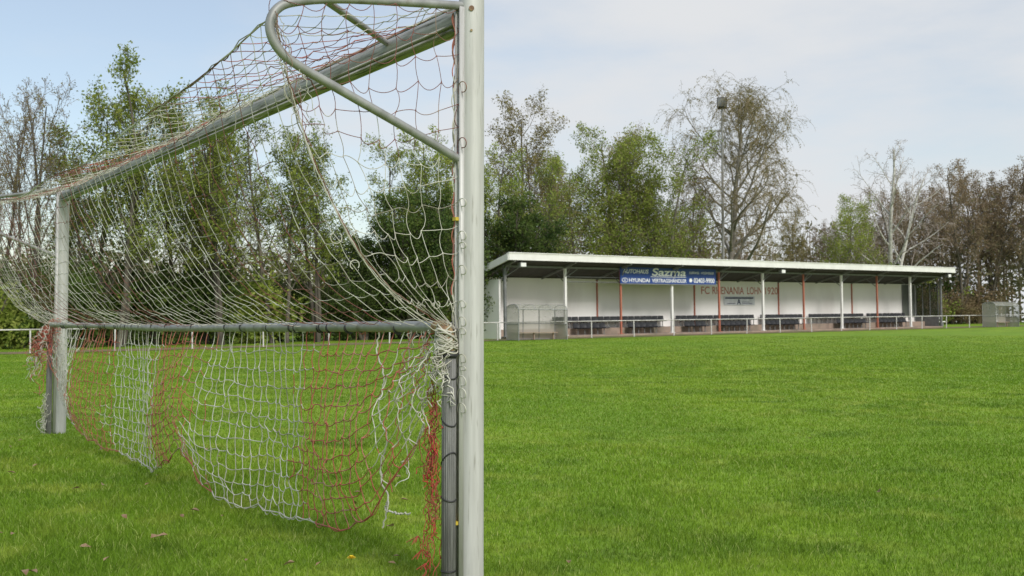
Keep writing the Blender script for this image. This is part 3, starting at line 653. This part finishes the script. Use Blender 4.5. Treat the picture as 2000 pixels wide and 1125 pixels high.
INFO=dict(green1=('deciduous_tree','slender multi-stemmed tree with sparse fresh green leaves'),green2=('deciduous_tree','open tree with dark stems and light green spring leaves'),
 bare1=('bare_tree','nearly bare tree with fine brown upright twigs'),olive1=('deciduous_tree','tall tree with drooping yellow-green spring foliage'),olive2=('deciduous_tree','tall airy tree with olive-brown opening buds'),
 weeping=('birch_tree','large weeping birch with brown hanging twigs'),birch=('birch_tree','bare birch tree with pale white branches'),brown=('bare_tree','tall brown budding tree behind the stand'),bushy=('evergreen_tree','dense dark green bushy tree at pitch edge'))
TR=[('bare1',-27.5,52,13.5),('bare1',-24.3,50,14.2),('green2',-22.4,53,13.0),('green1',-20.1,50,15),('green2',-17.9,54,13.4),('green1',-14.9,52,14),('bare1',-16.4,55,12),('green2',-25.8,56,10.5),
 ('green2',-12.6,54,12.9),('green1',-10.8,56,12.6),('bushy',-9.0,60,7.5),('green2',-7.4,62,12.5),('bushy',-6.2,61,9.0),('green1',-4.7,64,13.6),('bushy',-3.4,63,10),('green1',-1.4,66,13),('bushy',-.2,67,9.5),
 ('green2',1.2,72,12.5),('olive2',2.6,82,19.2),('olive1',5.8,84,16.8),('olive1',8.6,84,18.6),('olive2',10.8,86,17),('olive1',12.8,84,15.8),('olive2',15.2,89,13),('weeping',19.3,88,21.3),
 ('olive1',14.2,87,11.5),('olive2',4.2,88,15),
 ('olive1',32.2,96,13.2),('olive2',28.4,99,11.5),('birch',37.9,99,19.0),('brown',42.5,108,15.5),('brown',47.6,106,17.5),('brown',51.8,107,16.5),('brown',56,106,18),('birch',33.8,99,12),('brown',61,108,18),
 ('brown',44.8,112,16),('brown',50,113,16),('brown',54,112,17),('brown',39.5,112,12),
 ('green1',-31,50,13),('bare1',-35,48,14),('brown',-20,64,12),('brown',35,112,12),('brown',24,105,11)]
for k,(pn,x,y,h) in enumerate(TR):
    nm,lab=INFO[pn]; e=empty(nm,(x,y,float(gz(x,y))-.05),(0,0,k*1.7+.4),label=lab,category='tree',group='trees around the pitch')
    s=h/PH[pn]; e.scale=(s,s,s)
    for part,me in zip(('trunk','crown'),protos[pn]):
        o=bpy.data.objects.new(part,me); COL.objects.link(o); o.parent=e
def make_shrub(seed,w,h,n,mats):
    r=np.random.default_rng(seed); tb=MB(); cb=MB()
    for k in range(16):
        a=r.random()*6.28; tb.tube([(math.cos(a)*.2,math.sin(a)*.2,-.1),(math.cos(a)*w*.2,math.sin(a)*w*.2,h*.5),(math.cos(a)*w*.36,math.sin(a)*w*.36,h*(.8+.2*r.random()))],[.04,.025,.01],4)
    cl=r.normal(size=(90,3))*np.array([w*.24,w*.2,h*.24])+np.array([0,0,h*.45]); cl=cl[cl[:,2]>.1]
    idx=r.integers(0,len(cl),n); C=cl[idx]+r.normal(size=(n,3))*.28; C=C[C[:,2]>.02]
    leafquads(cb,C,.085,0,r); return tb.mesh('shrub_stems',[mats[0]]),cb.mesh('shrub_crown',[mats[1]],smooth=False)
SH=[make_shrub(31,4.5,3.6,7000,(M_BARK,M_LD)),make_shrub(32,4.5,3.2,6000,(M_BARK,M_LG)),make_shrub(33,5,4.2,8000,(M_BARK,M_LD)),make_shrub(34,5,3.5,5000,(M_BARK,M_LB))]
k=0
for t in np.arange(-34,14,2.3):
    x,y=tn(t,7.5+rng.random()*3.5+(2 if t>4 else 0)); q=(0,2,0,2,1,2)[k%6]; k+=1
    e=empty('shrub',(x,y,float(gz(x,y))-.05),(0,0,rng.random()*6),label=('light green leafy shrub below the trees' if q==1 else 'dark green dense shrub below the trees'),category='shrub',group='shrubs behind the railing')
    s=.85+.5*rng.random(); e.scale=(s,s,s)
    for part,me in zip(('stem','crown'),SH[q]):
        o=bpy.data.objects.new(part,me); COL.objects.link(o); o.parent=e
for t in np.arange(49,76,2.6):
    x,y=tn(t,13+rng.random()*5); q=(3,0,3,1)[k%4]; k+=1
    e=empty('shrub',(x,y,float(gz(x,y))-.05),(0,0,rng.random()*6),label=('light green leafy shrub at the wood edge' if q==1 else 'brownish green shrub at the edge of the wood'),category='shrub',group='shrubs behind the railing')
    s=1.0+.5*rng.random(); e.scale=(s,s,s)
    for part,me in zip(('stem','crown'),SH[q]):
        o=bpy.data.objects.new(part,me); COL.objects.link(o); o.parent=e
b=MB(); r=np.random.default_rng(5); C=[]
for k in range(320):
    a=-.75+1.5*r.random(); d=118+30*r.random() if a>-.05 else 76+26*r.random(); x=d*math.sin(a); y=d*math.cos(a); h=(9+4*r.random()) if a>-.05 else (4.5+3.0*r.random())
    if a>.38: h+=3
    z0=float(gz(x,y)); n=190; c=np.clip(r.normal(size=(n,3)),-1.9,1.9)*np.array([1.7,1.7,h*.25])+np.array([x,y,z0+h*.5]); C.append(c)
    b.tube([(x,y,z0-.3),(x+r.normal()*.3,y,z0+h*.9)],[.16,.03],4,mat=1)
    for q in range(7):
        zz=z0+h*(.3+.6*r.random()); aa=r.random()*6.28; b.tube([(x,y,zz),(x+math.cos(aa)*1.8,y+math.sin(aa)*1.8,zz+1.6)],[.05,.015],3,mat=1)
C=np.concatenate(C); C=C[C[:,2]>0.2]; leafquads(b,C,.25,0,r)
b.obj('distant_wood',[M_LDIST,M_TWIG],smooth=False,kind='stuff',label='hazy brown-green wood behind the sports ground')

# ------------------------------------------------------------ light, world, camera
SE,SAZ=R(38),R(152)
w=bpy.data.worlds.new('World'); SC.world=w; w.use_nodes=True; nt=w.node_tree; N=nt.nodes; L=nt.links; bg=N['Background']; out=N['World Output']
sk=N.new('ShaderNodeTexSky'); sk.sky_type='NISHITA'; sk.sun_disc=False; sk.sun_elevation=SE; sk.sun_rotation=SAZ; sk.air_density=1.2; sk.dust_density=1.0
L.new(sk.outputs[0],bg.inputs[0]); bg.inputs[1].default_value=.15
tc=N.new('ShaderNodeTexCoord'); mp=N.new('ShaderNodeMapping'); mp.inputs['Scale'].default_value=(1,1,3.2); mp.inputs['Rotation'].default_value=(0,R(12),0); L.new(tc.outputs['Generated'],mp.inputs[0])
nz=N.new('ShaderNodeTexNoise'); nz.inputs['Scale'].default_value=2.6; nz.inputs['Detail'].default_value=7; nz.inputs['Roughness'].default_value=.55; L.new(mp.outputs[0],nz.inputs[0])
sx=N.new('ShaderNodeSeparateXYZ'); L.new(tc.outputs['Generated'],sx.inputs[0])
g=N.new('ShaderNodeMapRange'); g.inputs[1].default_value=-.45; g.inputs[2].default_value=.15; g.inputs[3].default_value=-.16; g.inputs[4].default_value=.20; L.new(sx.outputs[0],g.inputs[0])
ad=N.new('ShaderNodeMath'); ad.operation='ADD'; L.new(nz.outputs[0],ad.inputs[0]); L.new(g.outputs[0],ad.inputs[1])
cr=N.new('ShaderNodeMapRange'); cr.interpolation_type='SMOOTHSTEP'; cr.inputs[1].default_value=.34; cr.inputs[2].default_value=.80; cr.inputs[3].default_value=.30; cr.inputs[4].default_value=1.0; L.new(ad.outputs[0],cr.inputs[0])
b2=N.new('ShaderNodeBackground'); b2.inputs[0].default_value=(.665,.68,.70,1); b2.inputs[1].default_value=1.14
ms=N.new('ShaderNodeMixShader'); L.new(cr.outputs[0],ms.inputs[0]); L.new(bg.outputs[0],ms.inputs[1]); L.new(b2.outputs[0],ms.inputs[2]); L.new(ms.outputs[0],out.inputs[0])
sl=bpy.data.lights.new('sun','SUN'); sl.energy=2.7; sl.angle=R(16); sl.color=(1,.96,.9); so=bpy.data.objects.new('sun',sl); COL.objects.link(so)
d=Vector((math.sin(SAZ)*math.cos(SE),math.cos(SAZ)*math.cos(SE),math.sin(SE))); so.rotation_euler=(d).to_track_quat('Z','Y').to_euler()
cam=bpy.data.cameras.new('camera'); co=bpy.data.objects.new('camera',cam); COL.objects.link(co); SC.camera=co
co.location=(0,0,1.094); co.rotation_euler=(R(92.057),0,0); cam.lens=34.83; cam.sensor_width=36; cam.clip_end=6000; cam.clip_start=.05
cam.dof.use_dof=True; cam.dof.focus_distance=4.8; cam.dof.aperture_fstop=7
SC.view_settings.view_transform='Standard'; SC.view_settings.look='None'; SC.view_settings.exposure=0
print('T end',time.time()-T00)
